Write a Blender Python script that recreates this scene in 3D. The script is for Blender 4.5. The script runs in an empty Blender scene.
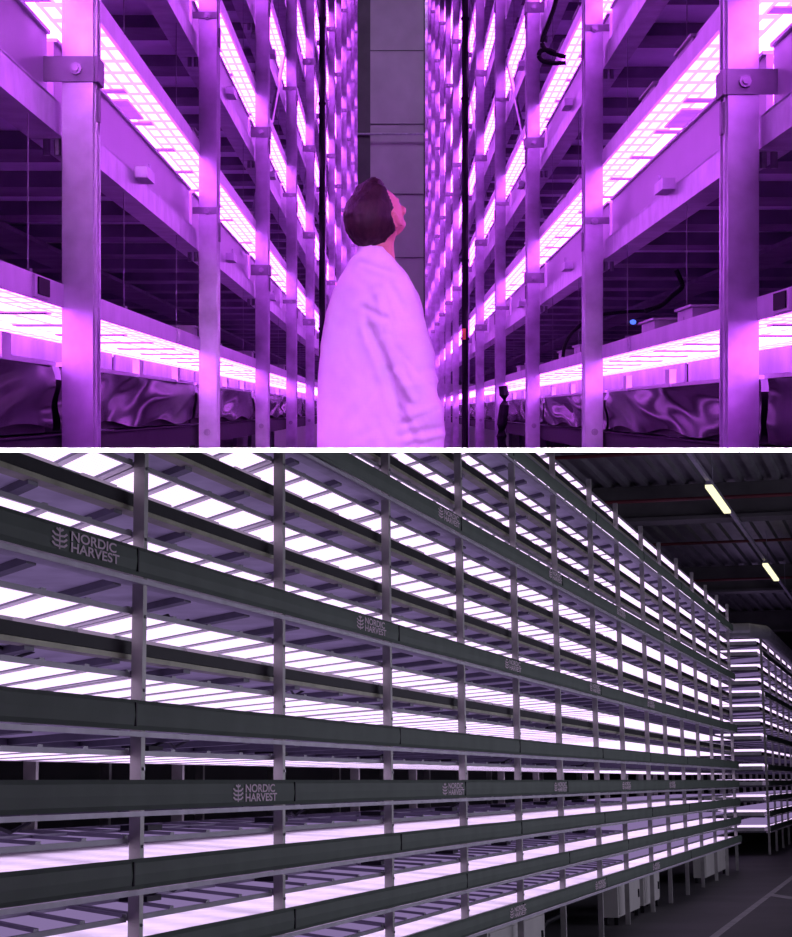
import bpy, bmesh, math, random
from mathutils import Vector, Matrix, noise
random.seed(7)
SC = bpy.context.scene
COL = SC.collection
F = 2000.0                      # focal length in pixels of the 792 px wide frame
PX, PY = 391.0, 411.0           # principal point
# ------------------------------------------------------------------ materials
def new_mat(name):
    m = bpy.data.materials.new(name); m.use_nodes = True
    nt = m.node_tree
    return m, nt, nt.nodes['Principled BSDF'], nt.nodes['Material Output']
def pmat(name, col, rough=.5, metal=0., noise_amt=.15, scale=6., bump=0., spec=.5, stretch=(1,1,1)):
    m, nt, b, out = new_mat(name)
    b.inputs['Roughness'].default_value = rough
    b.inputs['Metallic'].default_value = metal
    b.inputs['Specular IOR Level'].default_value = spec
    tc = nt.nodes.new('ShaderNodeTexCoord'); mp = nt.nodes.new('ShaderNodeMapping')
    mp.inputs['Scale'].default_value = stretch
    n = nt.nodes.new('ShaderNodeTexNoise'); n.inputs['Scale'].default_value = scale
    n.inputs['Detail'].default_value = 5
    r = nt.nodes.new('ShaderNodeValToRGB')
    lo = [c*(1-noise_amt) for c in col]; hi = [min(1, c*(1+noise_amt)) for c in col]
    r.color_ramp.elements[0].position = .3; r.color_ramp.elements[0].color = (*lo, 1)
    r.color_ramp.elements[1].position = .7; r.color_ramp.elements[1].color = (*hi, 1)
    L = nt.links.new
    L(tc.outputs['Object'], mp.inputs['Vector']); L(mp.outputs['Vector'], n.inputs['Vector'])
    L(n.outputs['Fac'], r.inputs['Fac']); L(r.outputs['Color'], b.inputs['Base Color'])
    if bump:
        bp = nt.nodes.new('ShaderNodeBump'); bp.inputs['Strength'].default_value = bump
        bp.inputs['Distance'].default_value = .01
        L(n.outputs['Fac'], bp.inputs['Height']); L(bp.outputs['Normal'], b.inputs['Normal'])
    return m
def led_mat(name, col, strength, cell=(.05, .05), lo=.55, size=.3, axes=(0, 1)):
    """emitting LED board: a grid of diodes on a dimmer glowing board"""
    m, nt, b, out = new_mat(name)
    nt.nodes.remove(b)
    L = nt.links.new
    tc = nt.nodes.new('ShaderNodeTexCoord'); sp = nt.nodes.new('ShaderNodeSeparateXYZ')
    L(tc.outputs['Object'], sp.inputs[0])
    def M(op, a, bv=None):
        n = nt.nodes.new('ShaderNodeMath'); n.operation = op
        for i, v in enumerate((a, bv)):
            if v is None: continue
            if isinstance(v, (int, float)): n.inputs[i].default_value = v
            else: L(v, n.inputs[i])
        return n.outputs[0]
    f = None
    for ax, c in zip(axes, cell):
        t = M('FRACT', M('DIVIDE', sp.outputs[ax], c))
        t = M('ABSOLUTE', M('SUBTRACT', t, .5))
        t = M('LESS_THAN', t, .5-size)
        f = t if f is None else M('MULTIPLY', f, t)
    st = M('ADD', M('MULTIPLY', f, strength*(1-lo)), strength*lo)
    e = nt.nodes.new('ShaderNodeEmission'); e.inputs['Color'].default_value = (*col, 1)
    L(st, e.inputs['Strength']); L(e.outputs[0], out.inputs['Surface'])
    return m
def emit(name, col, s):
    m, nt, b, out = new_mat(name); nt.nodes.remove(b)
    e = nt.nodes.new('ShaderNodeEmission'); e.inputs['Color'].default_value = (*col, 1)
    e.inputs['Strength'].default_value = s
    nt.links.new(e.outputs[0], out.inputs['Surface']); return m

SA, SB = 12.8, 1.7
PINK = (.62, .088, 1.0); LILAC = (.95, .70, 1.12)
M_ = dict(
    galv=pmat('galvanised_steel', (.58, .56, .64), .30, .8, .22, 9, .15),
    galv_dark=pmat('weathered_steel', (.30, .29, .33), .5, .5, .25, 7, .1),
    joist=pmat('painted_joist', (.20, .18, .24), .6, .2, .3, 5),
    sheet=pmat('deck_sheet', (.75, .70, .85), .45, .2, .15, 4),
    trayA=pmat('white_tray_plastic', (.50, .44, .55), .3, 0, .06, 3),
    film=pmat('black_film', (.010, .008, .012), .2, 0, .3, 6, .1, .35),
    black=pmat('black_rubber', (.010, .009, .012), .6, 0, .3, 10, 0, .1),
    house=pmat('lamp_housing', (.74, .70, .78), .35, .3, .1, 8),
    ledA=led_mat('magenta_led_board', PINK, SA, (.048, .24), .48, .13),
    ledAl=led_mat('magenta_led_row', (.66, .15, 1.0), SA*.9, (.03, .06), .8, .1),
    bolt=pmat('bolt_steel', (.35, .33, .38), .3, .9, .2, 20),
    wallA=pmat('hall_wall_paint', (.62, .58, .62), .6, 0, .10, 1.2),
    coat=pmat('lab_coat_cotton', (.86, .80, .88), .75, 0, .04, 9, .12, .2),
    skin=pmat('skin', (.80, .40, .30), .5, 0, .08, 9, 0, .4),
    hair=pmat('dark_brown_hair', (.030, .014, .014), .5, 0, .5, 60, .4, .4, (1, 1, .25)),
    box=pmat('driver_box_plastic', (.5, .47, .52), .45, 0, .1, 5),
    blue=emit('blue_indicator', (.08, .16, 1.), 1.6),
    orange=pmat('orange_tag', (.8, .25, .05), .5),
    slab=pmat('white_slab_paint', (.9, .9, .9), .8, 0, .02, 2),
    slabtop=pmat('dark_slab_concrete', (.08, .075, .085), .7, 0, .2, 2),
    # lower hall
    postB=pmat('rack_post_steel', (.42, .41, .40), .45, .4, .2, 6, .1),
    band=pmat('green_grey_cover', (.112, .145, .118), .62, 0, .12, 3, .1, .3),
    flange=pmat('lilac_flange', (.55, .52, .60), .45, .2, .15, 6),
    barB=pmat('steel_bar_reflected_yellow', (.34, .34, .24), .45, .35, .25, 5, .1),  # olive tint stands for yellow ceiling light reflected in the steel
    deckB=pmat('grey_deck_sheet', (.66, .62, .72), .5, .1, .2, 3),
    ribB=pmat('grey_deck_rib', (.16, .15, .19), .5, .3, .2, 5),
    trayB=pmat('pale_tray', (.82, .80, .84), .5, 0, .12, 5),
    blackB=pmat('black_tray_edge', (.012, .011, .015), .5, 0, .3, 6, 0, .15),
    houseB=pmat('grey_lamp_frame', (.30, .28, .33), .4, .4, .15, 6),
    ledB=led_mat('white_led_board', LILAC, SB, (.028, .03), .72, .14),
    ledBd=led_mat('white_led_dots', LILAC, SB*.8, (.06, .5), .2, .22, (0, 1)),
    letter=pmat('printed_lettering', (.85, .68, .80), .6, 0, .05, 5),
    floorB=pmat('dark_concrete_floor', (.085, .080, .088), .55, 0, .25, .9, .05),
    paint=pmat('white_floor_paint', (.42, .40, .42), .6, 0, .2, 3),
    roofB=pmat('corrugated_roof_steel', (.21, .20, .23), .45, .4, .2, 1.5),
    girder=pmat('dark_girder', (.10, .095, .10), .6, .1, .25, 1.5),
    red=pmat('red_pipe_paint', (.14, .025, .035), .45, 0, .15, 4),
    tube=emit('ceiling_tube', (1., .95, .60), 1.3),
    bounce_glow=emit('violet_bounce_glow', (.66, .46, 1.), .35),  # added glow on fixture backs, stands for light bounced up by trays
    conduit=pmat('grey_conduit', (.34, .31, .40), .45, .3, .15, 4),
    duct=pmat('silver_duct', (.72, .68, .82), .4, .3, .15, 3, .1),
    cab=pmat('beige_cabinet_paint', (.52, .51, .48), .55, 0, .06, 3),
    wallB=pmat('dark_hall_wall', (.05, .048, .055), .7, 0, .2, 1),
)
M_['film'].node_tree.nodes['Principled BSDF'].inputs['IOR'].default_value = 1.10
# ------------------------------------------------------------------ set frames
MA = Matrix.Identity(4)
u = Vector(((921-PX)/F, 1, -(780-PY)/F))
w = Vector((-.0103, 0, 1.0)); w.y = -(u.x*w.x+u.z*w.z)/u.y
u.normalize(); w.normalize(); v = w.cross(u)          # u along the aisle, v into the rack (left), w up
MBm = Matrix(((u.x, v.x, w.x, 0), (u.y, v.y, w.y, 0), (u.z, v.z, w.z, 0), (0, 0, 0, 1)))
KT, KB = (448.0-PY)/F, (452.2-PY)/F                   # top and underside of the floor between the two halls
def plane_in(M, k, keep_above):
    n = Vector((0, k, 1)).normalized()
    if keep_above: n = -n                              # bisect clears the side the normal points to
    return (M.to_3x3().transposed() @ n)
CLIP = {'A': plane_in(MA, KT, True), 'B': plane_in(MBm, KB, False)}
SETM = {'A': MA, 'B': MBm}
# ------------------------------------------------------------------ mesh builder
class MB:
    def __init__(s): s.v = []; s.f = []; s.m = []; s.cur = 0
    def add(s, vs, fs):
        b = len(s.v); s.v += [Vector(p) for p in vs]
        for f in fs: s.f.append([b+i for i in f]); s.m.append(s.cur)
        return s
    def box(s, x0, x1, y0, y1, z0, z1):
        x0, x1 = sorted((x0, x1)); y0, y1 = sorted((y0, y1)); z0, z1 = sorted((z0, z1))
        return s.add([(x0,y0,z0),(x1,y0,z0),(x1,y1,z0),(x0,y1,z0),(x0,y0,z1),(x1,y0,z1),(x1,y1,z1),(x0,y1,z1)],
              [(0,3,2,1),(4,5,6,7),(0,1,5,4),(1,2,6,5),(2,3,7,6),(3,0,4,7)])
    def prism(s, poly, axis, a0, a1):
        """poly: 2d points in the plane of the two other axes (in x,y,z order)"""
        vs = []
        for a in (a0, a1):
            for p in poly:
                q = list(p); q.insert(axis, a); vs.append(q)
        n = len(poly)
        return s.add(vs, [tuple(range(n)), tuple(range(2*n-1, n-1, -1))]+[(i, (i+1)%n, n+(i+1)%n, n+i) for i in range(n)])
    def tube(s, pts, r, n=8, cap=True, sq=None):
        pts = [Vector(p) for p in pts]; rings = []
        up = Vector((0, 0, 1))
        for i, p in enumerate(pts):
            d = (pts[min(i+1, len(pts)-1)]-pts[max(i-1, 0)]).normalized()
            a = d.cross(up)
            if a.length < .05: a = d.cross(Vector((0, 1, 0)))
            a.normalize(); b = a.cross(d).normalized()
            rr = r[i] if isinstance(r, (list, tuple)) else r
            ra, rb = (rr if isinstance(rr, tuple) else (rr, rr))
            rings.append([p+a*ra*math.cos(2*math.pi*k/n)+b*rb*math.sin(2*math.pi*k/n) for k in range(n)])
        return s.loft(rings, cap)
    def loft(s, rings, cap=True):
        n = len(rings[0]); vs = [q for r in rings for q in r]; fs = []
        for i in range(len(rings)-1):
            for k in range(n):
                fs.append((i*n+k, i*n+(k+1)%n, (i+1)*n+(k+1)%n, (i+1)*n+k))
        if cap:
            fs.append(tuple(range(n-1, -1, -1))); fs.append(tuple((len(rings)-1)*n+k for k in range(n)))
        return s.add(vs, fs)
    def ell(s, c, r, R=None, nu=24, nv=16, fn=None):
        c = Vector(c); vs = []; fs = []
        for j in range(nv+1):
            th = math.pi*j/nv
            for i in range(nu):
                ph = 2*math.pi*i/nu
                d = Vector((math.sin(th)*math.cos(ph), math.sin(th)*math.sin(ph), math.cos(th)))
                k = fn(d) if fn else 1
                p = Vector((d.x*r[0], d.y*r[1], d.z*r[2]))*k
                if R: p = R @ p
                vs.append(c+p)
        for j in range(nv):
            for i in range(nu):
                fs.append((j*nu+i, (j+1)*nu+i, (j+1)*nu+(i+1)%nu, j*nu+(i+1)%nu))
        return s.add(vs, fs)
    def build(s, name, mats, parent=None, loc=None, st='A', clip=True, smooth=False, post=None):
        """link the collected shapes as ONE mesh object; verts are in the frame of hall st"""
        if not s.f: return None
        bm = bmesh.new(); vv = [bm.verts.new(p) for p in s.v]
        for f, mi in zip(s.f, s.m):
            try: fc = bm.faces.new([vv[i] for i in f]); fc.material_index = mi
            except ValueError: pass
        bmesh.ops.remove_doubles(bm, verts=bm.verts, dist=1e-6)
        if post: post(bm)
        if clip:
            n = CLIP[st]; ds = [p.co.dot(n) for p in bm.verts]
            if min(ds) > -1e-5: bm.free(); return None
            if max(ds) > 1e-5:
                r = bmesh.ops.bisect_plane(bm, geom=bm.verts[:]+bm.edges[:]+bm.faces[:], dist=1e-6,
                                           plane_co=(0, 0, 0), plane_no=n, clear_outer=True)
                ed = [e for e in r['geom_cut'] if isinstance(e, bmesh.types.BMEdge) and e.is_valid]
                if ed: bmesh.ops.holes_fill(bm, edges=ed, sides=0)
        if not bm.faces: bm.free(); return None
        bmesh.ops.recalc_face_normals(bm, faces=bm.faces)
        if parent is not None: org = Vector(parent['_org'])
        elif loc is not None: org = Vector(loc)
        else: org = Vector((0, 0, 0))
        for p in bm.verts: p.co -= org
        me = bpy.data.meshes.new(name); bm.to_mesh(me); bm.free()
        for m in (mats if isinstance(mats, (list, tuple)) else [mats]): me.materials.append(M_[m])
        if smooth:
            for p in me.polygons: p.use_smooth = True
        o = bpy.data.objects.new(name, me); COL.objects.link(o)
        if parent is not None: o.parent = parent
        else: o.matrix_world = SETM[st] @ Matrix.Translation(org)
        o['_org'] = tuple(org)
        return o
def thing(name, label, cat, loc, st='A', group=None):
    o = bpy.data.objects.new(name, None); COL.objects.link(o)
    o.empty_display_size = .1
    o.matrix_world = SETM[st] @ Matrix.Translation(Vector(loc))
    o['_org'] = tuple(loc); o['label'] = label; o['category'] = cat
    if group: o['group'] = group
    return o
def tag(o, label, cat, group=None, kind=None):
    if o is None: return None
    o['label'] = label; o['category'] = cat
    if group: o['group'] = group
    if kind: o['kind'] = kind
    return o
def struct(o):
    if o is not None: o['kind'] = 'structure'
    return o
ORD = ['nearest', 'second', 'third', 'fourth', 'fifth', 'sixth', 'seventh', 'eighth', 'ninth', 'tenth',
       'eleventh', 'twelfth', 'thirteenth', 'fourteenth', 'fifteenth', 'sixteenth', 'seventeenth']
LEV = ['lowest']+ORD[1:]
def topA(y): return -KT*y
# ================================================================== floor between the halls
Y0, Y1 = 3.6, 75.0
sl = MB()
sl.add([(-14, Y0, -KT*Y0), (14, Y0, -KT*Y0), (14, Y1, -KT*Y1), (-14, Y1, -KT*Y1),
        (-14, Y0, -KB*Y0), (14, Y0, -KB*Y0), (14, Y1, -KB*Y1), (-14, Y1, -KB*Y1)],
       [(0,1,2,3), (7,6,5,4), (0,4,5,1), (1,5,6,2), (2,6,7,3), (3,7,4,0)])
sl.m = [1, 1, 0, 1, 1, 1]
struct(sl.build('floor_upper', ['slab', 'slabtop'], clip=False))
# ================================================================== UPPER HALL (magenta aisle)
DZ = .92
YF = -6.2                       # where the racks are cut off towards the viewer
SIDES = {-1: dict(X=.82, y0=5.5, dy=3.92, n=12, nm='left', dh=0.),
         1: dict(X=.927, y0=5.5, dy=4.05, n=13, nm='right', dh=-.035)}
def hmax(y): return .2055*y+.5
for sgn, P in SIDES.items():
    X, y0, dy, n, nm, dh = P['X'], P['y0'], P['dy'], P['n'], P['nm'], P['dh']
    ys = [y0+i*dy for i in range(n)]
    pre = [y0-3*dy, y0-2*dy, y0-dy]
    XB = X+2.1
    rack = thing('grow_rack', 'tall galvanised steel rack glowing magenta on the %s of the man in the white coat' % nm,
                 'rack', (sgn*(X+.05), y0, topA(y0)), 'A', 'racks lining the magenta aisle')
    for i, y in list(enumerate(ys))+[(-j, y) for j, y in ((3, pre[0]), (2, pre[1]), (1, pre[2]))]:
        H = max(3.4, min(11.5, hmax(y)+1.2))
        b = MB(); W = .085
        # folded channel: web towards the viewer, two flanges, a lip with a groove towards the aisle
        xa, xb = X, X+W
        b.box(sgn*xa, sgn*xb, y, y+.012, topA(y)-.01, H)
        b.box(sgn*xb, sgn*(xb-.010), y+.012, y+.10, topA(y)-.01, H)
        b.box(sgn*xa, sgn*(xa+.010), y+.012, y+.13, topA(y)-.03, H)
        b.box(sgn*(xa-.006), sgn*xa, y+.030, y+.044, topA(y)-.03, H)
        b.box(sgn*(xa-.006), sgn*xa, y+.095, y+.109, topA(y)-.03, H)
        up = b.build('upright', 'galv', rack)
        # brackets with bolts at each level
        nl = int((H)/DZ)+1
        for k in range(0, nl+1):
            zc = k*DZ+.02+dh
            if k == 0: zc = -.10
            if zc < topA(y)+.03 or zc > H or (y > 27 and k % 2): continue
            q = MB()
            if k > 0:
                if (i % 2 == 0 or i > 3):
                    q.box(sgn*(xa-.004), sgn*(xb+(.085 if i < 2 else .03)), y-.008, y, zc-.035, zc+.035)
                    q.box(sgn*(xa-.016), sgn*(xa-.006), y-.008, y+.11, zc-.035, zc+.035)
                else:
                    q.box(sgn*(xa+.0), sgn*(xb+.03), y-.006, y, zc-.012, zc+.02)
                q.box(sgn*(xa-.014), sgn*(xa-.004), y+.03, y+.06, zc-.14, zc-.05)
            br = q.build('bracket', 'galv_dark' if k else 'galv', up) if q.f else None
            q = MB()
            yb = y-.008 if k else y
            q.tube([(sgn*(xa+.045), yb, zc), (sgn*(xa+.045), yb-.010, zc)], .017, 8)
            q.tube([(sgn*(xa+.045), yb-.01, zc), (sgn*(xa+.045), yb-.020, zc)], .010, 6)
            if k:
                for dx in (.10, .13):
                    if 0 <= i < 3: q.tube([(sgn*(xa+dx), y+.02, zc-.19), (sgn*(xa+dx), y+.02, zc-.235)], .010, 6)
            q.build('bolt', 'bolt', up)
        # back upright
        q = MB(); q.box(sgn*(XB-.08), sgn*XB, y, y+.08, topA(y)-.01, H)
        q.build('back_upright', 'galv_dark', rack)
    # beams: one per bay and level; shelf decks: one per bay and level
    seg = [(pre[2], ys[0])]+[(ys[i]+.0, ys[i+1]) for i in range(n-1)]
    seg = [(bi, a, b_) for bi, (a, b_) in enumerate(seg)]+[(-1, pre[1], pre[2]), (-2, pre[0], pre[1])]
    for bi, ya, yb in seg:
        bayname = ORD[bi] if bi >= 0 else ('viewer-side' if bi == -1 else 'rearmost')
        top = max(hmax(yb), 2.4)
        for k in range(0, int(top/DZ)+2):
            zb = k*DZ+dh
            if zb-.2 > top: continue
            # beam
            q = MB()
            q.box(sgn*(X+.096), sgn*(X+.112), ya+.10, yb+.08, zb-.15, zb-.07)
            q.box(sgn*(X+.096), sgn*(X+.19), ya+.10, yb+.08, zb-.158, zb-.15)
            q.box(sgn*(X+.096), sgn*(X+.15), ya+.10, yb+.08, zb-.074, zb-.066)
            if k: q.build('shelf_beam', 'galv', rack)
            else: q.build('shelf_beam', 'black', rack)
            if k and (0 <= bi < 4):       # small tab on the beam
                t = MB(); ym = ya+(yb-ya)*.42
                t.box(sgn*(X+.05), sgn*(X+.096), ym, ym+.22, zb-.085, zb-.045)
                t.tube([(sgn*(X+.08), ym+.3, zb-.07), (sgn*(X+.08), ym+.3, zb-.0)], .006, 6)
                t.build('beam_tab', 'galv', rack)
            # deck
            q = MB()
            q.box(sgn*(X+.19), sgn*XB, ya+.1, yb+.1, zb-.10, zb-.09); q.cur = 1
            yy = ya+.35
            while yy < yb-.2:
                q.box(sgn*(X+.17), sgn*(XB-.02), yy, yy+.30, zb-.155, zb-.10)
                q.box(sgn*(X+.17), sgn*(XB-.02), yy+.42, yy+.46, zb-.125, zb-.10)
                yy += .98
            q.box(sgn*(X+.75), sgn*(X+.95), ya+.1, yb+.1, zb-.175, zb-.155)
            q.cur = 0
            q.build('shelf_deck', ['sheet', 'joist'], rack)
            # growing tray
            ly = ya+.16
            if k == 0:
                t = thing('grow_tray', 'growing tray wrapped in crumpled black film, lowest shelf, %s bay of the %s rack' % (bayname, nm),
                          'tray', (sgn*(X+.3), ya, zb-.06), 'A', 'film-wrapped trays')
                q = MB(); q.box(sgn*(X+.14), sgn*(X+.95), ly, yb+.05, zb-.06, zb+.09)
                a = q.build('tray_body', 'black', t)
                q = MB(); ny = max(6, int((yb-ly)/.07)); nz = 12; vs = []; fs = []
                for j in range(nz+1):
                    for ii in range(ny+1):
                        yy = ly+(yb+.05-ly)*ii/ny; zz = -.045+.175*j/nz
                        amp = .022*math.sin(math.pi*min(1, j/nz*1.05))
                        pt = Vector((yy*2.2+sgn*3, zz*9-yy*.8, 0))
                        pt = Vector((yy*1.1+sgn*3-j*.09, zz*4, 0)); off = amp*noise.noise(pt)*2.0+.006*noise.noise(pt*2.6)
                        sag = .012*math.sin(yy*4.2+sgn)*(1-j/nz)
                        vs.append((sgn*(X+.118-off), yy, zb+zz+sag))
                for j in range(nz):
                    for ii in range(ny):
                        p = j*(ny+1)+ii; fs.append((p, p+1, p+ny+2, p+ny+1))
                q.add(vs, fs)
                f_ = q.build('film_liner', 'film', t, smooth=True)
                q = MB(); q.box(sgn*(X+.11), sgn*(X+.13), ly, yb+.05, zb+.125, zb+.137)
                for tt in (.45, .8):
                    yt = ly+(yb-ly)*tt; q.box(sgn*(X+.105), sgn*(X+.13), yt, yt+.12, zb+.125, zb+.19)
                q.build('tray_rim', 'house', t)
                q = MB(); q.box(sgn*(X+.5), sgn*(X+.51), ly, yb+.05, zb+.09, zb+.27); q.build('back_panel', 'joist', t)
                if a is None and f_ is None: bpy.data.objects.remove(t)
            else:
                t = thing('grow_tray', 'smooth pale tray glowing violet, %s shelf up, %s bay of the %s rack' % (LEV[k], bayname, nm),
                          'tray', (sgn*(X+.3), ya, zb-.06), 'A', 'pale trays on the racks')
                q = MB()
                q.box(sgn*(X+.135), sgn*(X+.155), ly, yb+.05, zb-.066, zb+.125)
                q.box(sgn*(X+.155), sgn*(X+1.0), ly, yb+.05, zb-.066, zb-.03)
                q.box(sgn*(X+.98), sgn*(X+1.0), ly, yb+.05, zb-.03, zb+.1)
                q.build('tray_body', 'trayA', t)
                if 0 <= bi < 6:
                    q = MB(); q.box(sgn*(X+.125), sgn*(X+.16), ly, yb+.05, zb+.125, zb+.135)
                    q.build('tray_rim', 'house', t)
            # hanging LED fixture
            zl = zb+.29
            if zl-.1 > top: continue
            x1, x2 = X+.08, X+.66
            ll = ya+.14
            lbl = 'white framed magenta LED grow light above %s shelf tray, %s bay of the %s rack' % (LEV[k], bayname, nm)
            t = thing('grow_light', lbl, 'grow light', (sgn*(x1+.2), ya, zl), 'A', 'LED grow lights along the magenta aisle')
            q = MB()
            q.box(sgn*x1, sgn*(x1+.012), ll, yb+.10, zl-.004, zl+.058)
            q.box(sgn*(x1+.012), sgn*(x1+.05), ll, yb+.10, zl+.046, zl+.058)
            q.box(sgn*(x2-.012), sgn*x2, ll, yb+.10, zl-.004, zl+.058)
            q.box(sgn*(x1+.012), sgn*(x2-.012), ll, yb+.10, zl+.012, zl+.018)
            if k:
                q.box(sgn*(x1+.03), sgn*(x1+.11), ll, yb+.1, zl+.075, zl+.105)
                q.box(sgn*(x1+.05), sgn*(x1+.06), ll, yb+.1, zl+.105, zl+.13)
            q.build('housing', 'house', t)
            q = MB()
            q.box(sgn*(x1+.014), sgn*(x2-.014), ll+.01, yb+.09, zl+.004, zl+.011)
            q.build('led_board', 'ledA', t)
            q = MB()
            for xs in ((.16, .22), (.27, .33), (.38, .44)):
                q.box(sgn*(x1+xs[0]), sgn*(x1+xs[1]), ll+.01, yb+.09, zl-.001, zl+.004)
            q.build('led_row', 'ledAl', t)
            if 0 <= bi < 6:
                q = MB(); yy = 5.8+.85*math.ceil((ll-5.8)/.85)
                while yy < yb:
                    q = MB(); q.box(sgn*(x1+.10), sgn*(x1+.36), yy, yy+.09, zl-.006, zl-.001); yy += .85
                    q.build('cross_strap', 'galv_dark', t)
                if k == 1 and bi == 1:
                    q = MB(); q.box(sgn*(x1+.12), sgn*(x1+.2), 7.75, 8.25, zl-.008, zl-.001)
                    q.build('cover_strip', 'galv_dark', t)
                q = MB()
                for tt in ((.35, .8) if bi else (.9,)):
                    q = MB(); yt = ll+(yb-ll)*tt
                    q.tube([(sgn*(x1+.03), yt, zl+.05), (sgn*(x1+.03), yt, zl+DZ-.40)], .0022, 5)
                    q.tube([(sgn*(x1+.03), yt, zl+.05), (sgn*(x1+.03), yt, zl+.075)], .012, 6)
                    q.build('suspension_wire', 'galv_dark', t)
            if bi in (1, 2, 3) and k < 3:
                q = MB()
                for tt, ln in ((.30, .35), (.55, .4)) if sgn > 0 else ((.97, .2),):
                    q = MB(); yt = ll+(yb-ll)*tt
                    q.box(sgn*(x1+.02), sgn*(x1+.12), yt, yt+ln, zl+.058, zl+.10)
                    q.box(sgn*(x1+.01), sgn*(x1+.13), yt-.02, yt+ln+.02, zl+.10, zl+.108)
                    q.build('driver_box', 'box', t)
            if k == 0 and 0 <= bi < 2:
                q = MB(); yj = (5.02 if bi == 0 else 8.4)
                q.box(sgn*(x1-.008), sgn*(x1), yj, yj+.22, zl+.0, zl+.055); q.cur = 1
                q.box(sgn*(x1-.012), sgn*(x1-.008), yj+.03, yj+.19, zl+.006, zl+.05)
                q.build('socket_plate', ['house', 'black' if bi == 0 else 'house'], t)
    # diagonal braces
    for i in range(2, n-1, 2):
        q = MB(); y = ys[i]; z0 = .9+.5*i
        q.tube([(sgn*(X+.10), y, z0-.6), (sgn*(X+.10), y+dy, z0+1.2)], .018, 6)
        q.tube([(sgn*(X+.10), y, z0+.6), (sgn*(X+.10), y+dy, z0+2.4)], .018, 6)
        q.build('diagonal_brace', 'galv', rack)
def smooth_path(pts, m=5):
    out = []; n = len(pts)
    for i in range(n-1):
        p0, p1, p2, p3 = pts[max(i-1, 0)], pts[i], pts[i+1], pts[min(i+2, n-1)]
        for k in range(m):
            t = k/m
            out.append(.5*((2*p1)+(p2-p0)*t+(2*p0-5*p1+4*p2-p3)*t*t+(3*p1-p0-3*p2+p3)*t**3))
    return out+[pts[-1]]
# loose fittings of the aisle
def A_at(px, py, y): return Vector(((px-PX)*y/F, y, -(py-PY)*y/F))
q = MB(); pp = [A_at(465, 448, 22.3)]+[A_at(465, yy, 22.3) for yy in (350, 200, 60, -60)]
q.tube(pp, .036, 10)
for yy in (20, 100, 262, 340): 
    c = A_at(465, yy, 22.3); q.tube([c, c+Vector((0, 0, .03))], .048, 10)
tag(q.build('drain_pipe', 'black'), 'black vertical drain pipe with clamps in front of the right rack', 'pipe')
q = MB(); q.tube([A_at(322, 448, 23.4), A_at(322, -60, 23.4)], .036, 10)
for yy in (20, 105, 215, 330):
    c = A_at(322, yy, 23.4); q.tube([c, c+Vector((0, 0, .03))], .046, 10)
tag(q.build('drain_pipe', 'black'), 'black vertical drain pipe in front of the left rack, left of the man', 'pipe')
q = MB(); pt = [A_at(503+1.5*math.sin(j), yy, 17.0) for j, yy in enumerate((386, 395, 405, 415, 425, 436, 449))]
q.tube(pt, [.040, .043, .041, .044, .042, .044, .046], 10)
tag(q.build('insulation_sleeve', 'black'), 'black lumpy foam sleeve around the foot of a right rack upright', 'sleeve')
q = MB(); base = 9.6
pts = [A_at(x, y, base) for x, y in ((560, -30), (556, 0), (549, 22), (543, 38), (543, 46), (549, 52), (558, 55), (566, 57))]
q.tube(smooth_path(pts), .011, 8)
pts = [A_at(x, y, base-.04) for x, y in ((566, 63), (553, 63), (543, 61), (539, 56), (541, 51), (548, 50), (556, 53))]
q.tube(smooth_path(pts), .011, 8)
tag(q.build('power_cable', 'black'), 'black cable looped around the upper light of the right rack', 'cable')
q = MB()
pts = [A_at(x, y, 10.5) for x, y in ((563, 357), (565, 345), (572, 333), (585, 322), (600, 315), (625, 312), (645, 311))]
q.tube(smooth_path(pts), .009, 8)
pts = [A_at(x, y, 8.9) for x, y in ((645, 311), (660, 306), (672, 296), (682, 287), (680, 278), (676, 270))]
q.tube(smooth_path(pts), .011, 8)
tag(q.build('power_cable', 'black'), 'black cable rising from the driver boxes on the lowest right light', 'cable')
q = MB(); c = A_at(633, 322, 7.9); q.ell(c, (.013, .013, .010), None, 10, 8)
tag(q.build('indicator_lamp', 'blue'), 'small blue glowing indicator lamp beside the right driver box', 'indicator')
q = MB(); c = A_at(464, 334, 21.9); q.box(c.x-.02, c.x+.02, c.y-.01, c.y+.01, c.z-.06, c.z+.06)
tag(q.build('cable_tag', 'orange'), 'small orange tag on the black pipe of the right rack', 'tag')
# far end of the aisle, outer walls
q = MB(); yw = 60.0
q.box(-9, 9, yw, yw+.3, -2, 16)
struct(q.build('wall_end', 'wallA'))
q = MB(); zr = (PY-134)*59.6/F
q.tube([(-1.6, 59.6, zr), (1.6, 59.6, zr)], .035, 8)
tag(q.build('cross_rail', 'galv'), 'thin horizontal rail across the far end wall above the man', 'rail')
q = MB()
q.box(-1.12, -.62, 59.7, 60.0, -1.2, 14)
q.box(.98, 1.4, 59.7, 60.0, -1.2, 14)
for zz in (0.4, 2.4, 4.6, 6.5, 8.6, 10.8): q.box(-.62, .98, 59.95, 60.0, zz, zz+.014)
struct(q.build('trim_1', 'girder'))
for sx, nm_ in ((-1, 'left'), (1, 'right')):
    q = MB(); q.box(sx*3.6, sx*3.8, -6.6, 60, -2, 14)
    struct(q.build('wall_upper_'+nm_, 'wallB'))
q = MB(); q.box(-4, 4, -6.6, 60, 13.8, 14.0); struct(q.build('ceiling_upper', 'wallB'))

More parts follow.
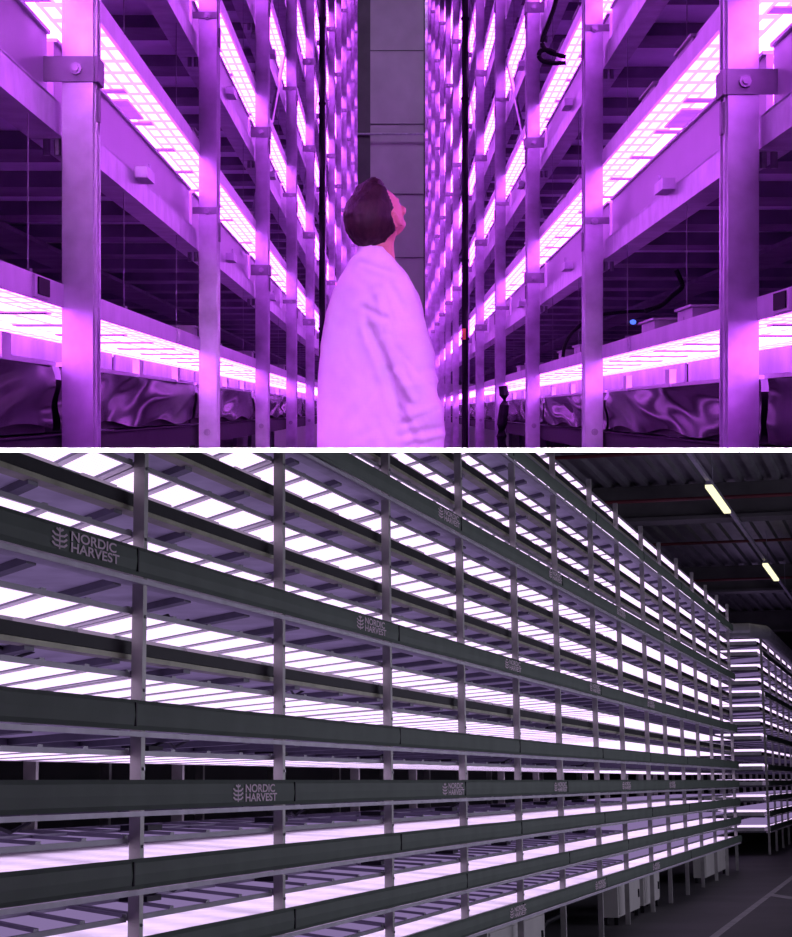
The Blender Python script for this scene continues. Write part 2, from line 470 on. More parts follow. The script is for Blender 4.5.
# ================================================================== THE MAN
DM = 7.55
def mp(px, py, d=0.): return Vector(((px-PX)*DM/F, DM+d, -(py-PY)*DM/F))
person = thing('person', 'dark-haired man in a white lab coat seen from behind, looking up between the racks',
               'person', (mp(380, 448).x, DM, topA(DM)), 'A')
def remesh(objs_mb, name, mat, parent, vox, smooth_it=3, sculpt=None):
    bm = bmesh.new()
    me = bpy.data.meshes.new('tmp')
    vv = [bm.verts.new(p) for p in objs_mb.v]
    for f in objs_mb.f:
        try: bm.faces.new([vv[i] for i in f])
        except ValueError: pass
    bmesh.ops.remove_doubles(bm, verts=bm.verts, dist=1e-5)
    bmesh.ops.recalc_face_normals(bm, faces=bm.faces)
    bm.to_mesh(me); bm.free()
    o = bpy.data.objects.new('tmp', me); COL.objects.link(o)
    r = o.modifiers.new('r', 'REMESH'); r.mode = 'VOXEL'; r.voxel_size = vox; r.use_smooth_shade = True
    s = o.modifiers.new('s', 'SMOOTH'); s.factor = .6; s.iterations = smooth_it
    bpy.context.view_layer.update()
    dg = bpy.context.evaluated_depsgraph_get()
    m2 = bpy.data.meshes.new_from_object(o.evaluated_get(dg))
    bpy.data.objects.remove(o)
    if sculpt: sculpt(m2)
    b = MB(); b.v = [p.co.copy() for p in m2.vertices]; b.f = [list(p.vertices) for p in m2.polygons]; b.m = [0]*len(b.f)
    return b.build(name, mat, parent, smooth=True)
# --- coat
rings = []
spec = [(247, 359, 385, .062, .00), (252, 357, 388, .070, 0), (258, 351, 393, .080, 0), (266, 345.5, 399, .090, 0), (276, 340, 408, .100, .0),
        (290, 332, 415, .110, .0), (310, 326, 418, .118, .0), (340, 320.5, 418, .118, 0), (370, 317.5, 417, .115, 0),
        (400, 316.5, 419, .118, 0), (430, 316, 421, .122, 0), (475, 315, 424, .128, 0)]
for (py, xl, xr, hb, d0) in spec:
    a = (xr-xl)/2*DM/F; c = mp((xl+xr)/2, py, d0); ring = []
    for k in range(40):
        t = 2*math.pi*k/40
        cx = math.copysign(abs(math.cos(t))**.85, math.cos(t)); sy = math.copysign(abs(math.sin(t))**.85, math.sin(t))
        ring.append(c+Vector((a*cx, hb*sy-a*cx*.45*(1 if py > 262 else .3), 0)))
    rings.append(ring)
cb = MB(); cb.loft(rings)
# right sleeve (near the viewer)
arm = [(396, 284, -.02, 15), (399, 298, -.05, 20), (401.5, 315, -.08, 23), (405, 338, -.10, 25), (412, 360, -.12, 26), (415.5, 385, -.13, 26.5), (419, 410, -.12, 26.5), (420, 432, -.10, 25.5), (417, 475, -.06, 24)]
cb.tube([mp(a[0], a[1], a[2]) for a in arm], [(a[3]*DM/F, a[3]*DM/F*.85) for a in arm], 24)
# left sleeve, mostly hidden behind the back
arm2 = [(354, 285, .05, 14), (347, 308, .08, 20), (341, 340, .10, 19), (339, 390, .13, 20), (341, 430, .14, 19), (343, 475, .14, 18)]
cb.tube([mp(a[0], a[1], a[2]) for a in arm2], [a[3]*DM/F for a in arm2], 20)
CREASES = [  # (x0,y0,x1,y1,depth px,width px)
    (364, 308, 372, 340, 1.6, 4), (366, 309, 384, 318, 1.3, 3), (371, 330, 388, 372, 2.6, 4.5), (388, 372, 399, 410, 2.6, 4.5), (399, 410, 414, 442, 2.4, 4),
    (378, 295, 384, 330, -1.3, 4), (384, 340, 398, 372, -1.4, 4), (398, 372, 412, 398, -1.5, 3.5),
    (352, 420, 378, 385, .9, 5), (355, 440, 375, 428, .9, 4), (404, 424, 440, 410, 1.4, 3.2), (400, 436, 442, 428, 1.4, 3.2), (408, 446, 444, 440, 1.2, 3),
    (424, 300, 436, 360, .7, 4), (390, 285, 404, 310, .8, 4), (362, 262, 400, 275, .5, 2.5), (376, 420, 386, 447, 1.0, 4), (418, 372, 440, 366, .9, 3.5),
    (398, 350, 430, 384, .9, 4), (338, 330, 334, 440, .5, 7)]
def coat_sculpt(me):
    me.update()
    nrm = [v_.normal.copy() for v_ in me.vertices]
    for v_, nn in zip(me.vertices, nrm):
        x = v_.co.x*F/v_.co.y+PX; y = PY-v_.co.z*F/v_.co.y
        s = 0
        wgt = max(0, -nn.y+.15)
        for (x0, y0, x1, y1, dp, wd) in CREASES:
            dx, dy_ = x1-x0, y1-y0; t = max(0, min(1, ((x-x0)*dx+(y-y0)*dy_)/(dx*dx+dy_*dy_)))
            d = math.hypot(x-x0-t*dx, y-y0-t*dy_)
            s -= dp*math.exp(-(d/wd)**2)
            s += .45*dp*math.exp(-((d-1.9*wd)/(wd))**2)
        s *= wgt*1.25
        s += 1.2*noise.noise(Vector((v_.co.x*9, v_.co.y*9, v_.co.z*6)))+.5*noise.noise(Vector((v_.co.x*26+v_.co.z*8, v_.co.y*22, v_.co.z*18)))
        v_.co += nn*s*DM/F
remesh(cb, 'lab_coat', 'coat', person, .0065, 4, coat_sculpt)
# collar as part of the coat
cr = []
for (py, e, h_) in ((248.5, 0, 0), (254, 1.5, 0), (259.5, 4.5, 0)):
    pass
cl = MB(); N = 36; rin = []; 
def ring_at(py, a_px, b_m, cxp, tilt):
    out = []
    for k in range(N):
        t = 2*math.pi*k/N
        p = mp(cxp+a_px*math.cos(t), py, 0); p.y += b_m*math.sin(t)-a_px*DM/F*math.cos(t)*.3
        p.z -= tilt*max(0, math.cos(t)+.3)*DM/F+.25*tilt*max(0, math.sin(t))*DM/F
        out.append(p)
    return out
cl.loft([ring_at(256, 15.0, .060, 373.5, 9), ring_at(245.2, 13.6, .056, 372.5, 9), ring_at(244.4, 15.0, .060, 372.8, 9.2), ring_at(248, 16.0, .064, 373.2, 9.5), ring_at(257.5, 19.5, .078, 374.5, 10), ring_at(258.5, 17.5, .072, 374.5, 10)], cap=False)
cl.build('collar', 'coat', person, smooth=True)
# --- head: canonical frame, face towards +y, then tilted back and turned right
Rh = Matrix.Rotation(math.radians(-42), 3, 'Z') @ Matrix.Rotation(math.radians(42), 3, 'X')
hc = mp(378, 214.5, .0)
HS = 1.07
def H(x, y, z): return hc + Rh @ Vector((x*HS, y*HS, z*HS))
hb = MB()
hb.ell(hc, (.080, .102, .100), Rh, 32, 24)
hb.ell(H(0, .030, -.045), (.058, .060, .070), Rh)         # face
hb.ell(H(0, .062, -.095), (.030, .028, .022), Rh)         # chin
hb.ell(H(0, .030, -.085), (.050, .050, .026), Rh)         # jaw
hb.ell(H(0, .082, -.002), (.048, .016, .012), Rh)         # brow
for sx in (-1, 1):
    hb.ell(H(sx*.038, .068, -.040), (.022, .022, .020), Rh)   # cheek
    # ear: rim and lobe
    pts = [H(sx*(.074+.008*math.sin(t)), -.005-.016*math.cos(t)*1.0-.004, -.025+.030*math.sin(t)) for t in [i*.55-1.7 for i in range(10)]]
    hb.tube(pts, .0055, 8)
    hb.ell(H(sx*.073, .0, -.028), (.007, .015, .026), Rh, 12, 10)
    hb.ell(H(sx*.073, .006, -.056), (.006, .008, .009), Rh, 10, 8)
hb.tube([H(0, .086, -.005), H(0, .096, -.030), H(0, .103, -.046), H(0, .090, -.054)], [.009, .011, .014, .008], 10)   # nose
hb.ell(H(0, .088, -.070), (.024, .010, .005), Rh, 14, 8); hb.ell(H(0, .086, -.078), (.021, .010, .006), Rh, 14, 8)    # lips
nb = [H(0, -.018, -.055), mp(379, 240, .01), mp(378.5, 255, .01), mp(377, 272, .01)]
hb.tube(nb, [(.057, .055), (.056, .058), (.060, .062), (.075, .07)], 20)
hb.ell(mp(374, 285, .02), (.08, .04, .04)); 
# chest inside the coat
hb.tube([mp(376, 280, .01), mp(370, 320, .01), mp(368, 380, .01), mp(368, 470, .01)], [(.07, .035), (.075, .035), (.075, .035), (.08, .04)], 20)
remesh(hb, 'body', 'skin', person, .0045, 3)
ey = MB()
for sx in (-1, 1): ey.ell(H(sx*.030, .078, -.022), (.012, .010, .009), Rh, 14, 10)
ey.build('eye', 'trayA', person, smooth=True)
def hairfn(d):
    # thickness of the hair over the skull by direction (canonical: +y face)
    front = d.y
    lim = .30+.42*max(0, d.z)                 # hair line
    t = 1.0
    k = 1.05+.045*noise.noise(d*4.0)+.03*noise.noise(Vector((d.x*14, d.y*14, d.z*5)))
    if front > lim-.08: k -= min(.40, (front-lim+.08)*2.6)
    if d.z < -.55 and d.y > -.45: k -= min(.45, (-.55-d.z)*2.2)
    if d.z < .12 and front > -.02: k -= min(.40, (front+.02)*3.0*min(1, (.12-d.z)*3))
    if d.z > .3 and front > .15 and front < lim+.1: k += .17*min(1, (front-.15)*4)*min(1, (d.z-.3)*3)
    return k
hr = MB(); hr.ell(hc+Vector((-.018, 0, -.008))+Rh@Vector((0, -.006, 0)), (.096, .116, .112), Rh, 96, 72, hairfn)
hr.ell(mp(373.5, 188, .0), (.040, .05, .040), Matrix.Rotation(.5, 3, 'Y'), 24, 18, lambda d: 1+.12*noise.noise(d*3))
hr.build('hair', 'hair', person, smooth=True)

# ================================================================== LOWER HALL (long lilac rack)
WP = 3.48; WE = 3.6
def Bu(xpix, vv=WP, hh=0.0):
    """distance along the aisle where the plane v = vv shows at image column xpix"""
    s = (xpix-PX)/F
    return -(vv*(v.x-s*v.y)+hh*(w.x-s*w.y))/(u.x-s*u.y)
RK = {-3: -.2925, -2: -.195, -1: -.0975, 0: 0., 1: .1, 2: .195, 3: .296, 4: .39, 5: .4865, 6: .578, 7: .655, 8: .748, 9: .845, 10: .914}
def hB(k): return (RK[k]+.0103)*WE
GREEN = {-3, -2, -1, 0, 1, 3, 6, 9}
LV = list(range(-3, 11))
inv = 1.277e-3; postx = [921-1/(inv+.2905e-3*i) for i in range(-1, 15)]
postx = [postx[0], 138, 278, 387, 461.5, 516.5, 558.5, 595.5, 622, 647, 665, 682, 697.5, 711, 722, 732]
ups = [Bu(x+.0060*(921-x)+(2.2 if i > 1 else 0)) for i, x in enumerate(postx)]
HF = (-.475+.0103)*WE
DEP = 3.1
HT = .955*WE
def text_mesh(body, size):
    c = bpy.data.curves.new('t', 'FONT'); c.body = body; c.size = size; c.align_x = 'LEFT'
    c.space_line = .82; c.extrude = 0.0; c.offset = size*.022
    o = bpy.data.objects.new('t', c); COL.objects.link(o); bpy.context.view_layer.update()
    me = bpy.data.meshes.new_from_object(o.evaluated_get(bpy.context.evaluated_depsgraph_get()))
    bpy.data.objects.remove(o)
    return [p.co.copy() for p in me.vertices], [list(p.vertices) for p in me.polygons]
TV, TF = text_mesh('NORDIC\nHARVEST', .058)
xs_ = [p.x for p in TV]; TW = max(xs_)-min(xs_); ymid = (max(p.y for p in TV)+min(p.y for p in TV))/2
def logo(parent, uc, hc_, vv, stretch):
    """wordmark with the branching leaf mark, printed on the cover band; reads left to right along u"""
    b = MB()
    b.add([(uc+(p.x)*stretch, vv, hc_+(p.y-ymid)) for p in TV], TF)
    # leaf mark: stem and four pairs of branches
    cx = uc-.05*stretch
    def bar(x0, z0, x1, z1, t=.0045):
        dx, dz = x1-x0, z1-z0; l = math.hypot(dx, dz); nx, nz = -dz/l*t, dx/l*t
        b.add([(cx+(x0+nx)*stretch, vv, hc_+z0+nz), (cx+(x1+nx)*stretch, vv, hc_+z1+nz),
               (cx+(x1-nx)*stretch, vv, hc_+z1-nz), (cx+(x0-nx)*stretch, vv, hc_+z0-nz)], [(0, 1, 2, 3)])
    bar(0, -.046, 0, .046, .003)
    for z in (-.034, -.012, .010):
        for sx in (-1, 1):
            bar(0, z, sx*.018, z+.002); bar(sx*.018, z, sx*.034, z+.014)
    for sx in (-1, 1): bar(0, .030, sx*.016, .040)
    return b.build('logo_print', 'letter', parent, st='B')
def rackB(name, label, cuts, uf0, uf1, detail, bandlab, second=False):
    root = thing(name, label, 'rack', (cuts[0], WP, HF), 'B', 'lilac lit racks of the lower hall')
    for i, uu in enumerate(cuts):
        wd = .024
        q = MB()
        q.box(uu-wd, uu+wd, WP-.0, WP+.012, HF, HT)
        q.box(uu-wd, uu-wd+.012, WP+.012, WP+.055, HF, HT)
        q.box(uu+wd-.012, uu+wd, WP+.012, WP+.055, HF, HT)
        up = q.build('upright', 'postB', root, st='B')
        if up and detail and i < 6:
            for k in LV:
                q = MB(); q.tube([(uu, WP, hB(k)+.05), (uu, WP-.008, hB(k)+.05)], .009, 6)
                q.build('bolt', 'bolt', up, st='B')
        q = MB(); q.box(uu-wd, uu+wd, WP+DEP-.08, WP+DEP, HF, HT); q.build('back_upright', 'postB', root, st='B')
        q = MB(); q.box(uu-wd*.8, uu+wd*.8, WP+DEP*.5-.04, WP+DEP*.5+.04, HF, HT); q.build('middle_upright', 'postB', root, st='B')
    for k in LV:
        h = hB(k); nm_k = LEV[k+3]
        # shelf deck with ribs below (diagonal stiffeners)
        q = MB()
        q.box(uf0, uf1, WP+.10, WP+DEP, h-.045*WE*.8, h-.045*WE*.8+.01)
        q.cur = 1
        step = .95 if detail else 2.3
        uu = uf0
        while uu < uf1-.9:
            a = q.v.__len__()
            for dd, tt in ((0, .05),):
                z0, z1 = h-.165, h-.13
                p0, p1 = (uu+.0, WP+.12), (uu+1.2, WP+1.2)
                q.add([(p0[0], p0[1], z0), (p0[0]+tt*2, p0[1], z0), (p1[0]+tt*2, p1[1], z0), (p1[0], p1[1], z0),
                       (p0[0], p0[1], z1), (p0[0]+tt*2, p0[1], z1), (p1[0]+tt*2, p1[1], z1), (p1[0], p1[1], z1)],
                      [(0,3,2,1),(4,5,6,7),(0,1,5,4),(1,2,6,5),(2,3,7,6),(3,0,4,7)])
            uu += step
        q.box(uf0, uf1, WP+1.2, WP+1.26, h-.175, h-.13)
        q.box(uf0, uf1, WP+2.2, WP+2.26, h-.175, h-.13)
        q.cur = 0
        q.build('shelf_deck', ['deckB', 'ribB'], root, st='B')
        # front beam
        q = MB()
        if k in GREEN:
            q.box(uf0, uf1, WP-.012, WP-.0, h-.165, h-.142)
            q.box(uf0, uf1, WP+.014, WP+.10, h-.16, h-.152)
            q.build('front_flange', 'flange', root, st='B')
        else:
            q.box(uf0, uf1, WP+.082, WP+.095, h-.146, h-.122)
            q.box(uf0, uf1, WP+.095, WP+.16, h-.146, h-.140)
            q.build('front_beam', 'barB', root, st='B')
        q = MB(); q.box(uf0, uf1, WP+DEP-.012, WP+DEP+.02, h-.15, h-.02)
        q.build('rear_beam', 'ribB', root, st='B')
    # end frame
    for ue in (uf1-.03, uf0+.0) if second else (uf1-.03,):
        q = MB()
        for k in LV: q.box(ue, ue+.03, WP+.1, WP+DEP, hB(k)-.16, hB(k)-.12)
        q.build('end_frame', 'ribB', root, st='B')
    for k in LV:
        h = hB(k); nm_k = LEV[k+3]
        if k in GREEN:
            q = MB(); nseg = 90; vs = []; prof = [(-.016, 0.), (-.030, -.02), (-.034, -.07), (-.030, -.115), (-.018, -.136), (-.010, -.128), (-.010, -.01)]
            rings = []
            for i in range(nseg+1):
                uu = uf0+(uf1-uf0)*i/nseg
                wob = .004*noise.noise(Vector((uu*.9, k*3.3, 0)))
                rings.append([Vector((uu, WP+p[0]-wob, h+p[1]+wob*.8)) for p in prof])
            q.loft(rings)
            t = q.build('cover_band', 'band', loc=(uf0, WP, h), st='B', smooth=False)
            tag(t, 'long grey green cover band along the %s tier of the %s' % (nm_k, bandlab), 'cover', 'cover bands on the %s' % bandlab)
            if t and not second:
                if k in (3, -3): us = [Bu(921-1/a) for a in (1.179e-3, 1.805e-3, 2.44e-3, 3.06e-3, 3.70e-3)]
                elif k in (0, 6): us = [Bu(921-1/a) for a in (1.486e-3, 2.115e-3, 2.745e-3, 3.36e-3, 3.98e-3)]
                else: us = []
                for a in us:
                    logo(t, a-.16, h-.068, WP-.0385, 2.25)
                # vertical seams
                for jj, i in enumerate(range(1 if k % 2 else 2, 12, 2)):
                    q = MB(); su = ups[min(i, 15)]+(-.18 if (k+jj) % 2 else .1)
                    q.box(su-.008, su+.008, WP-.037, WP-.030, h-.12, h-.012)
                    q.build('seam', 'blackB', t, st='B')
        else:
            q = MB()
            q.box(uf0, uf1, WP+.085, WP+.12, h-.118, h-.06)
            t = q.build('gutter', 'blackB', loc=(uf0, WP, h), st='B')
            tag(t, 'long black gutter along the %s tier of the %s' % (nm_k, bandlab), 'gutter', 'black gutters on the %s' % bandlab)
        q = MB()
        q.box(uf0, uf1, WP+.13, WP+1.5, h-.12, h-.035)
        t = q.build('growing_bed', 'trayB', loc=(uf0, WP+.3, h), st='B')
        tag(t, 'pale growing bed on the %s tier of the %s' % (nm_k, bandlab), 'growing bed', 'growing beds of the %s' % bandlab)
        # light fixtures bay by bay
        zl = h+(.002 if second else {0: .032, 1: .032, 7: .004, 8: .004, 10: .004}.get(k, .019))*WE
        bounds = [uf0]+[c for c in cuts if uf0+.2 < c < uf1-.2]+[uf1]
        for bi in range(len(bounds)-1):
            a, b_ = bounds[bi], bounds[bi+1]
            if b_-a < .4: continue
            bay = ('leftmost' if bi == 0 else ORD[bi]+' from left')
            lab = 'lilac LED light frame, %s tier, %s bay, %s' % (nm_k, bay, bandlab)
            near = detail and bi < 8
            v0, v1 = WP+.075, WP+1.2
            g = 'LED light frames in the %s' % bandlab
            if near:
                t = thing('light_fixture', lab, 'grow light', (a, v0, zl), 'B', g)
                q = MB(); sk = -1.3
                q.box(a+.03, b_-.03, v0-.015, v0, zl-.004, zl+.020)
                q.box(a+.03-sk, b_-.03-sk, v1, v1+.02, zl-.004, zl+.030)
                q.box(a+.06+.5, b_-.03+.5, v0+.5, v0+.53, zl+.020, zl+.035)
                nn = 4; L_ = (b_-a-.09)/nn; sk = -1.3
                for j in range(nn+1):
                    uu = a+.05+j*L_
                    q.add([(uu-.02, v0, zl-.002), (uu+.05, v0, zl-.002), (uu+.05-sk, v1, zl-.002), (uu-.02-sk, v1, zl-.002),
                           (uu, v0, zl+.032), (uu+.05, v0, zl+.032), (uu+.05-sk, v1, zl+.032), (uu-sk, v1, zl+.032)],
                          [(0,3,2,1),(4,5,6,7),(0,1,5,4),(1,2,6,5),(2,3,7,6),(3,0,4,7)])
                ok = q.build('frame', 'houseB', t, st='B')
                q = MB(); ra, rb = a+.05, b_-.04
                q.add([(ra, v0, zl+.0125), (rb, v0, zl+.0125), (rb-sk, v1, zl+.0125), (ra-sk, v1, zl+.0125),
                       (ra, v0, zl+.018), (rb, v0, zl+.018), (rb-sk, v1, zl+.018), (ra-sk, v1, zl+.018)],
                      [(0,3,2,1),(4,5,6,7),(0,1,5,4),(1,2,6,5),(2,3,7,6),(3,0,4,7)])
                q.build('bounce_glow_plate', 'bounce_glow', t, st='B')  # added glow plate that brightens the deck above
                some = ok is not None
                for j in range(nn):
                    uu = a+.075+j*L_; e = L_-.085
                    q = MB()
                    q.add([(uu, v0, zl), (uu+e, v0, zl), (uu+e-sk, v1, zl), (uu-sk, v1, zl),
                           (uu, v0, zl+.01), (uu+e, v0, zl+.01), (uu+e-sk, v1, zl+.01), (uu-sk, v1, zl+.01)],
                          [(0,3,2,1),(4,5,6,7),(0,1,5,4),(1,2,6,5),(2,3,7,6),(3,0,4,7)])
                    r_ = q.build('led_panel', 'ledB', t, st='B'); some = some or r_ is not None
                if k not in GREEN:
                    for j in range(3):
                        q = MB()
                        q.box(a+.15+j*(b_-a)/3, a+(j+1)*(b_-a)/3-.12, WP+.100, WP+.112, h-.056, h-.040)
                        q.build('led_strip', 'ledBd', t, st='B')
                q = MB()
                q.box(a+.9, a+1.1, v0+.25, v0+.4, zl+.032, zl+.06)
                if (bi+k) % 2: q.tube([(a+1.0, v0+.3, zl+.05), (a+1.15, v0+.25, zl+.09), (a+1.4, v0+.3, zl+.06), (a+1.6, v0+.3, zl+.10)], .008, 6)
                q.build('driver', 'blackB', t, st='B')
                if not some:
                    for c in list(t.children): bpy.data.objects.remove(c)
                    bpy.data.objects.remove(t)
            else:
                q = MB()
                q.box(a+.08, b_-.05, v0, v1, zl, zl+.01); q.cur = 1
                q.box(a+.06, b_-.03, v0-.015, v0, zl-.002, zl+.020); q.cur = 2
                q.box(a+.06, b_-.03, v0, v1, zl+.0105, zl+.018)  # same added glow on the backs of the simple fixtures
                t = q.build('light_fixture', ['ledB', 'houseB', 'bounce_glow'], loc=(a, v0, zl), st='B')
                tag(t, lab, 'grow light', g)
    return root
end_u = Bu(738)
rackB('grow_rack', 'long many-tiered steel rack lit lilac white, filling the lower picture from the left', ups, Bu(-60), end_u, True, 'long rack')
c2 = [Bu(768)+i*2.4 for i in range(0, 9)]
rackB('grow_rack', 'far lilac lit rack beyond the end of the long rack, at the right edge', c2, c2[0]-.03, c2[-1]+.1, False, 'far rack', True)
# cabinets below the rack
for (xa, xb, h0, h1, lab) in ((498, 553, -.47, -.345, 'large beige cabinet under the long rack, nearest of the cabinets'),
                      (624, 645, -.475, -.34, 'beige cabinet under the long rack with a pale door, third from the far end'),
                      (649, 664, -.46, -.34, 'narrow beige cabinet right of the third from far end'),
                      (709, 729, -.45, -.34, 'farthest beige cabinet under the end of the long rack')):
    a, b_ = Bu(xa), Bu(xb)
    t = thing('cabinet', lab, 'cabinet', (a, WP+.1, HF), 'B', 'beige cabinets under the long rack')
    z0 = HF+.03+(.0 if xa < 600 else .06); z1 = (h1+.0103)*WE
    q = MB(); dp = .45 if xa < 600 else .20; q.box(a, b_, WP+.12, WP+.12+dp, z0, z1); q.build('body', 'cab', t, st='B')
    q = MB(); q.box(a+.06, b_-.06, WP+.105, WP+.12, z0+.03, z1-.03); d = q.build('door', 'cab', t, st='B')
    q = MB(); q.box(b_-.25, b_-.2, WP+.09, WP+.105, (z0+z1)/2-.05, (z0+z1)/2+.05); q.build('handle', 'blackB', d, st='B')
    for aa in (a+.05, b_-.12):
        for va in (WP+.13, WP+.06+dp):
            q = MB(); q.box(aa, aa+.07, va, va+.045, HF, z0); q.build('foot', 'blackB', t, st='B')
q = MB(); a = Bu(575)
pts = [(a, WP+.5, HF+.02), (a+.3, WP+.4, HF+.25), (a+.6, WP+.3, HF+.30), (a+.9, WP+.3, HF+.12), (a+1.3, WP+.35, HF+.02)]
q.tube(pts, .03, 8)
tag(q.build('hose', 'blackB', loc=(a, WP+.4, HF), st='B'), 'dark hose looped on the floor under the long rack', 'hose')
q = MB(); q.box(Bu(-60), c2[-1], WP+1.4, WP+1.5, HF, (-.36)*WE)
struct(q.build('wall_plinth', 'wallB', st='B'))
# floor, paint lines, roof
UE = 76.
q = MB(); q.box(3, UE, -9, WP+7, HF-.2, HF); struct(q.build('floor_lower', 'floorB', st='B'))
q = MB(); vv_ = .66*WP
q.box(8, UE, vv_-.045, vv_+.045, HF+.002, HF+.006); 
tag(q.build('floor_line', 'paint', st='B'), 'straight white line painted on the dark floor', 'floor marking')
q = MB(); a0 = Bu(768, vv_, HF); vs = []; n_ = 16
for i in range(n_+1):
    t = i/n_; uu = a0-6.5*t*.9; vx_ = vv_-1.7*math.sin(t*1.5)
    vs += [(uu, vx_, HF+.006), (uu+.5, vx_-.05, HF+.006)]
q.add(vs, [(2*i, 2*i+1, 2*i+3, 2*i+2) for i in range(n_)])
tag(q.build('floor_line', 'paint', st='B'), 'curved white line branching from the straight floor line', 'floor marking')
HC = 5.65
q = MB(); q.box(20, UE, -9, WP+7, HC+.09, HC+.2)
vv_ = -8.9
while vv_ < WP+7:
    q.prism([(vv_, HC+.09), (vv_+.03, HC), (vv_+.14, HC), (vv_+.17, HC+.09)], 0, 20, UE); vv_ += .36
struct(q.build('ceiling_lower', 'roofB', st='B'))
def zu(z): return z/u.y        # depth along the view to distance along the aisle (roughly)
for i, z in enumerate((22, 36.5, 51., 65.)):
    q = MB(); uu = zu(z)-.0
    q.box(uu, uu+.5, -9, WP+7, 5.02, HC); q.box(uu-.12, uu+.62, -9, WP+7, 4.95, 5.02)
    struct(q.build('trim_%d' % (i+2), 'girder', st='B'))
for i, z in enumerate((32.2, 35.4, 45.0, 50.2)):
    q = MB(); uu = zu(z); hh = HC-.10 if i % 2 == 0 else 5.2
    q.tube([(uu, -9, hh), (uu, WP+6, hh)], .035, 8)
    tag(q.build('sprinkler_pipe', 'red', st='B'), ['thin red pipe under the roof above the nearer ceiling lamp', 'thin red pipe along the near face of the nearer girder',
        'thin red pipe under the roof above the second ceiling lamp', 'thin red pipe along the face of the farther girder'][i], 'pipe')
LVv = .895*WP; HL = 4.82
q = MB(); q.box(zu(24), zu(66), LVv-.035, LVv+.035, HL+.05, HL+.11)
for uu in range(26, 66, 6): q.tube([(zu(uu), LVv, HL+.11), (zu(uu), LVv, HC)], .008, 6)
tag(q.build('lighting_track', 'conduit', st='B'), 'long slim lilac grey track carrying the ceiling lamps', 'lighting track')
for x0, x1, nm_ in ((708.5, 727.5, 'nearer and larger warm white tube lamp on the ceiling track'), (765, 776.5, 'farther and smaller warm white tube lamp on the ceiling track')):
    a, b_ = Bu(x0, LVv, HL), Bu(x1, LVv, HL)
    t = thing('ceiling_lamp', nm_, 'ceiling lamp', (a, LVv, HL), 'B', 'tube lamps on the lower hall ceiling')
    q = MB(); q.box(a, b_, LVv-.05, LVv+.05, HL+.0, HL+.05); q.build('lamp_body', 'conduit', t, st='B')
    q = MB(); q.box(a+.03, b_-.03, LVv-.06, LVv+.06, HL-.05, HL); q.build('diffuser', 'tube', t, st='B')
# duct above the far rack
q = MB(); z = zu(45.5)
q.tube([(z, WP+3, 3.50), (z, WP+.25, 3.50), (z+.8, WP-.05, 3.50), (z+8, WP-.12, 3.42), (z+20, WP-.12, 3.42)], .17, 16)
for dv in (.6, 1.4, 2.2): q.tube([(z, WP+dv, 3.50), (z, WP+dv+.04, 3.50)], .185, 16)
tag(q.build('air_duct', 'duct', st='B', smooth=False), 'silver air duct bending over the top of the far rack', 'duct')
q = MB(); q.box(UE, UE+.3, -9, WP+7, HF-.2, HC+.3); struct(q.build('wall_far', 'wallB', st='B'))
q = MB(); q.box(3, UE, WP+6.8, WP+7, HF-.2, HC+.3); struct(q.build('wall_left', 'wallB', st='B'))
q = MB(); q.box(3, UE, -9.2, -9, HF-.2, HC+.3); struct(q.build('wall_right', 'wallB', st='B'))
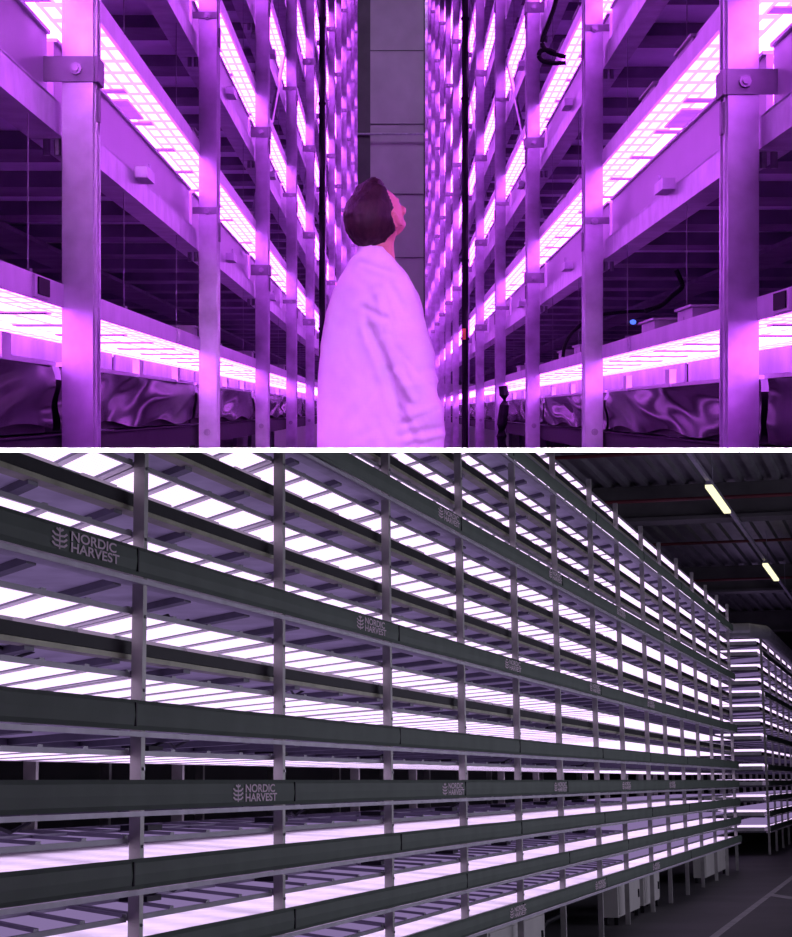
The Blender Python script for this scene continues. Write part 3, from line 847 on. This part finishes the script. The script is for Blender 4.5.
# ------------------------------------------------------------------ camera, light, view
cam = bpy.data.cameras.new('camera'); co = bpy.data.objects.new('camera', cam); COL.objects.link(co)
co.rotation_euler = (math.pi/2, 0, 0)
cam.sensor_fit = 'HORIZONTAL'; cam.sensor_width = 36; cam.lens = 36*F/792
cam.shift_x = (396-PX)/792; cam.shift_y = -(468.5-PY)/792
cam.clip_start = .05; cam.clip_end = 300
SC.camera = co
def area_lamp(name, loc, aim, sx, sy, energy, col, spread):
    L = bpy.data.lights.new(name, 'AREA'); L.shape = 'RECTANGLE'; L.size = sx; L.size_y = sy
    L.energy = energy; L.color = col; L.spread = math.radians(spread)
    o = bpy.data.objects.new(name, L); COL.objects.link(o); o.location = loc
    o.rotation_euler = (Vector(aim)-Vector(loc)).to_track_quat('-Z', 'Y').to_euler()
    return o
area_lamp('slab_edge_fill', (0, 3.12, -.84), (0, 3.6, -.07), 3.4, .03, 50, (1, 1, 1), 40)  # added light below the frame, only there to whiten the slab edge
area_lamp('coat_fill', (0, -3.0, 3.0), (-.05, 7.5, .2), .5, .5, 4.0, (.80, .30, 1.), 12)  # added fill behind the viewer, brightens the coat
L2 = bpy.data.lights.new('lower_aisle_fill', 'AREA'); L2.shape = 'RECTANGLE'; L2.size = 34; L2.size_y = 2.6; L2.energy = 560; L2.color = (.80, .74, 1)  # added fill brightening the rack front, stands for an unseen rack opposite
l2 = bpy.data.objects.new('lower_aisle_fill', L2); COL.objects.link(l2)
zz_ = (-v)                                                # facing the rack from the opposite side of the aisle
l2.matrix_world = Matrix.Translation(u*24-v*5.5+w*.6) @ Matrix(((u.x, w.x, zz_.x, 0), (u.y, w.y, zz_.y, 0), (u.z, w.z, zz_.z, 0), (0, 0, 0, 1)))
L3 = bpy.data.lights.new('end_wall_fill', 'AREA'); L3.size = 1.6; L3.energy = 230; L3.color = (.62, .40, .85)  # unseen fill added above the aisle end to lift the wall
l3 = bpy.data.objects.new('end_wall_fill', L3); COL.objects.link(l3); l3.location = (0, 52, 12.8)
l3.rotation_euler = (Vector((0, 60, 3))-Vector((0, 52, 12.8))).to_track_quat('-Z', 'Y').to_euler()
wd = bpy.data.worlds.new('world'); SC.world = wd; wd.use_nodes = True
wd.node_tree.nodes['Background'].inputs[0].default_value = (.30, .20, .42, 1)
wd.node_tree.nodes['Background'].inputs[1].default_value = .06
SC.view_settings.view_transform = 'Standard'; SC.view_settings.look = 'None'
SC.view_settings.exposure = 0; SC.view_settings.gamma = 1
SC.cycles.max_bounces = 6; SC.cycles.diffuse_bounces = 3; SC.cycles.glossy_bounces = 3
for o in bpy.data.objects:
    if '_org' in o: del o['_org']
# no empty roots without parts
for o in list(bpy.data.objects):
    if o.type == 'EMPTY' and not o.children: bpy.data.objects.remove(o)
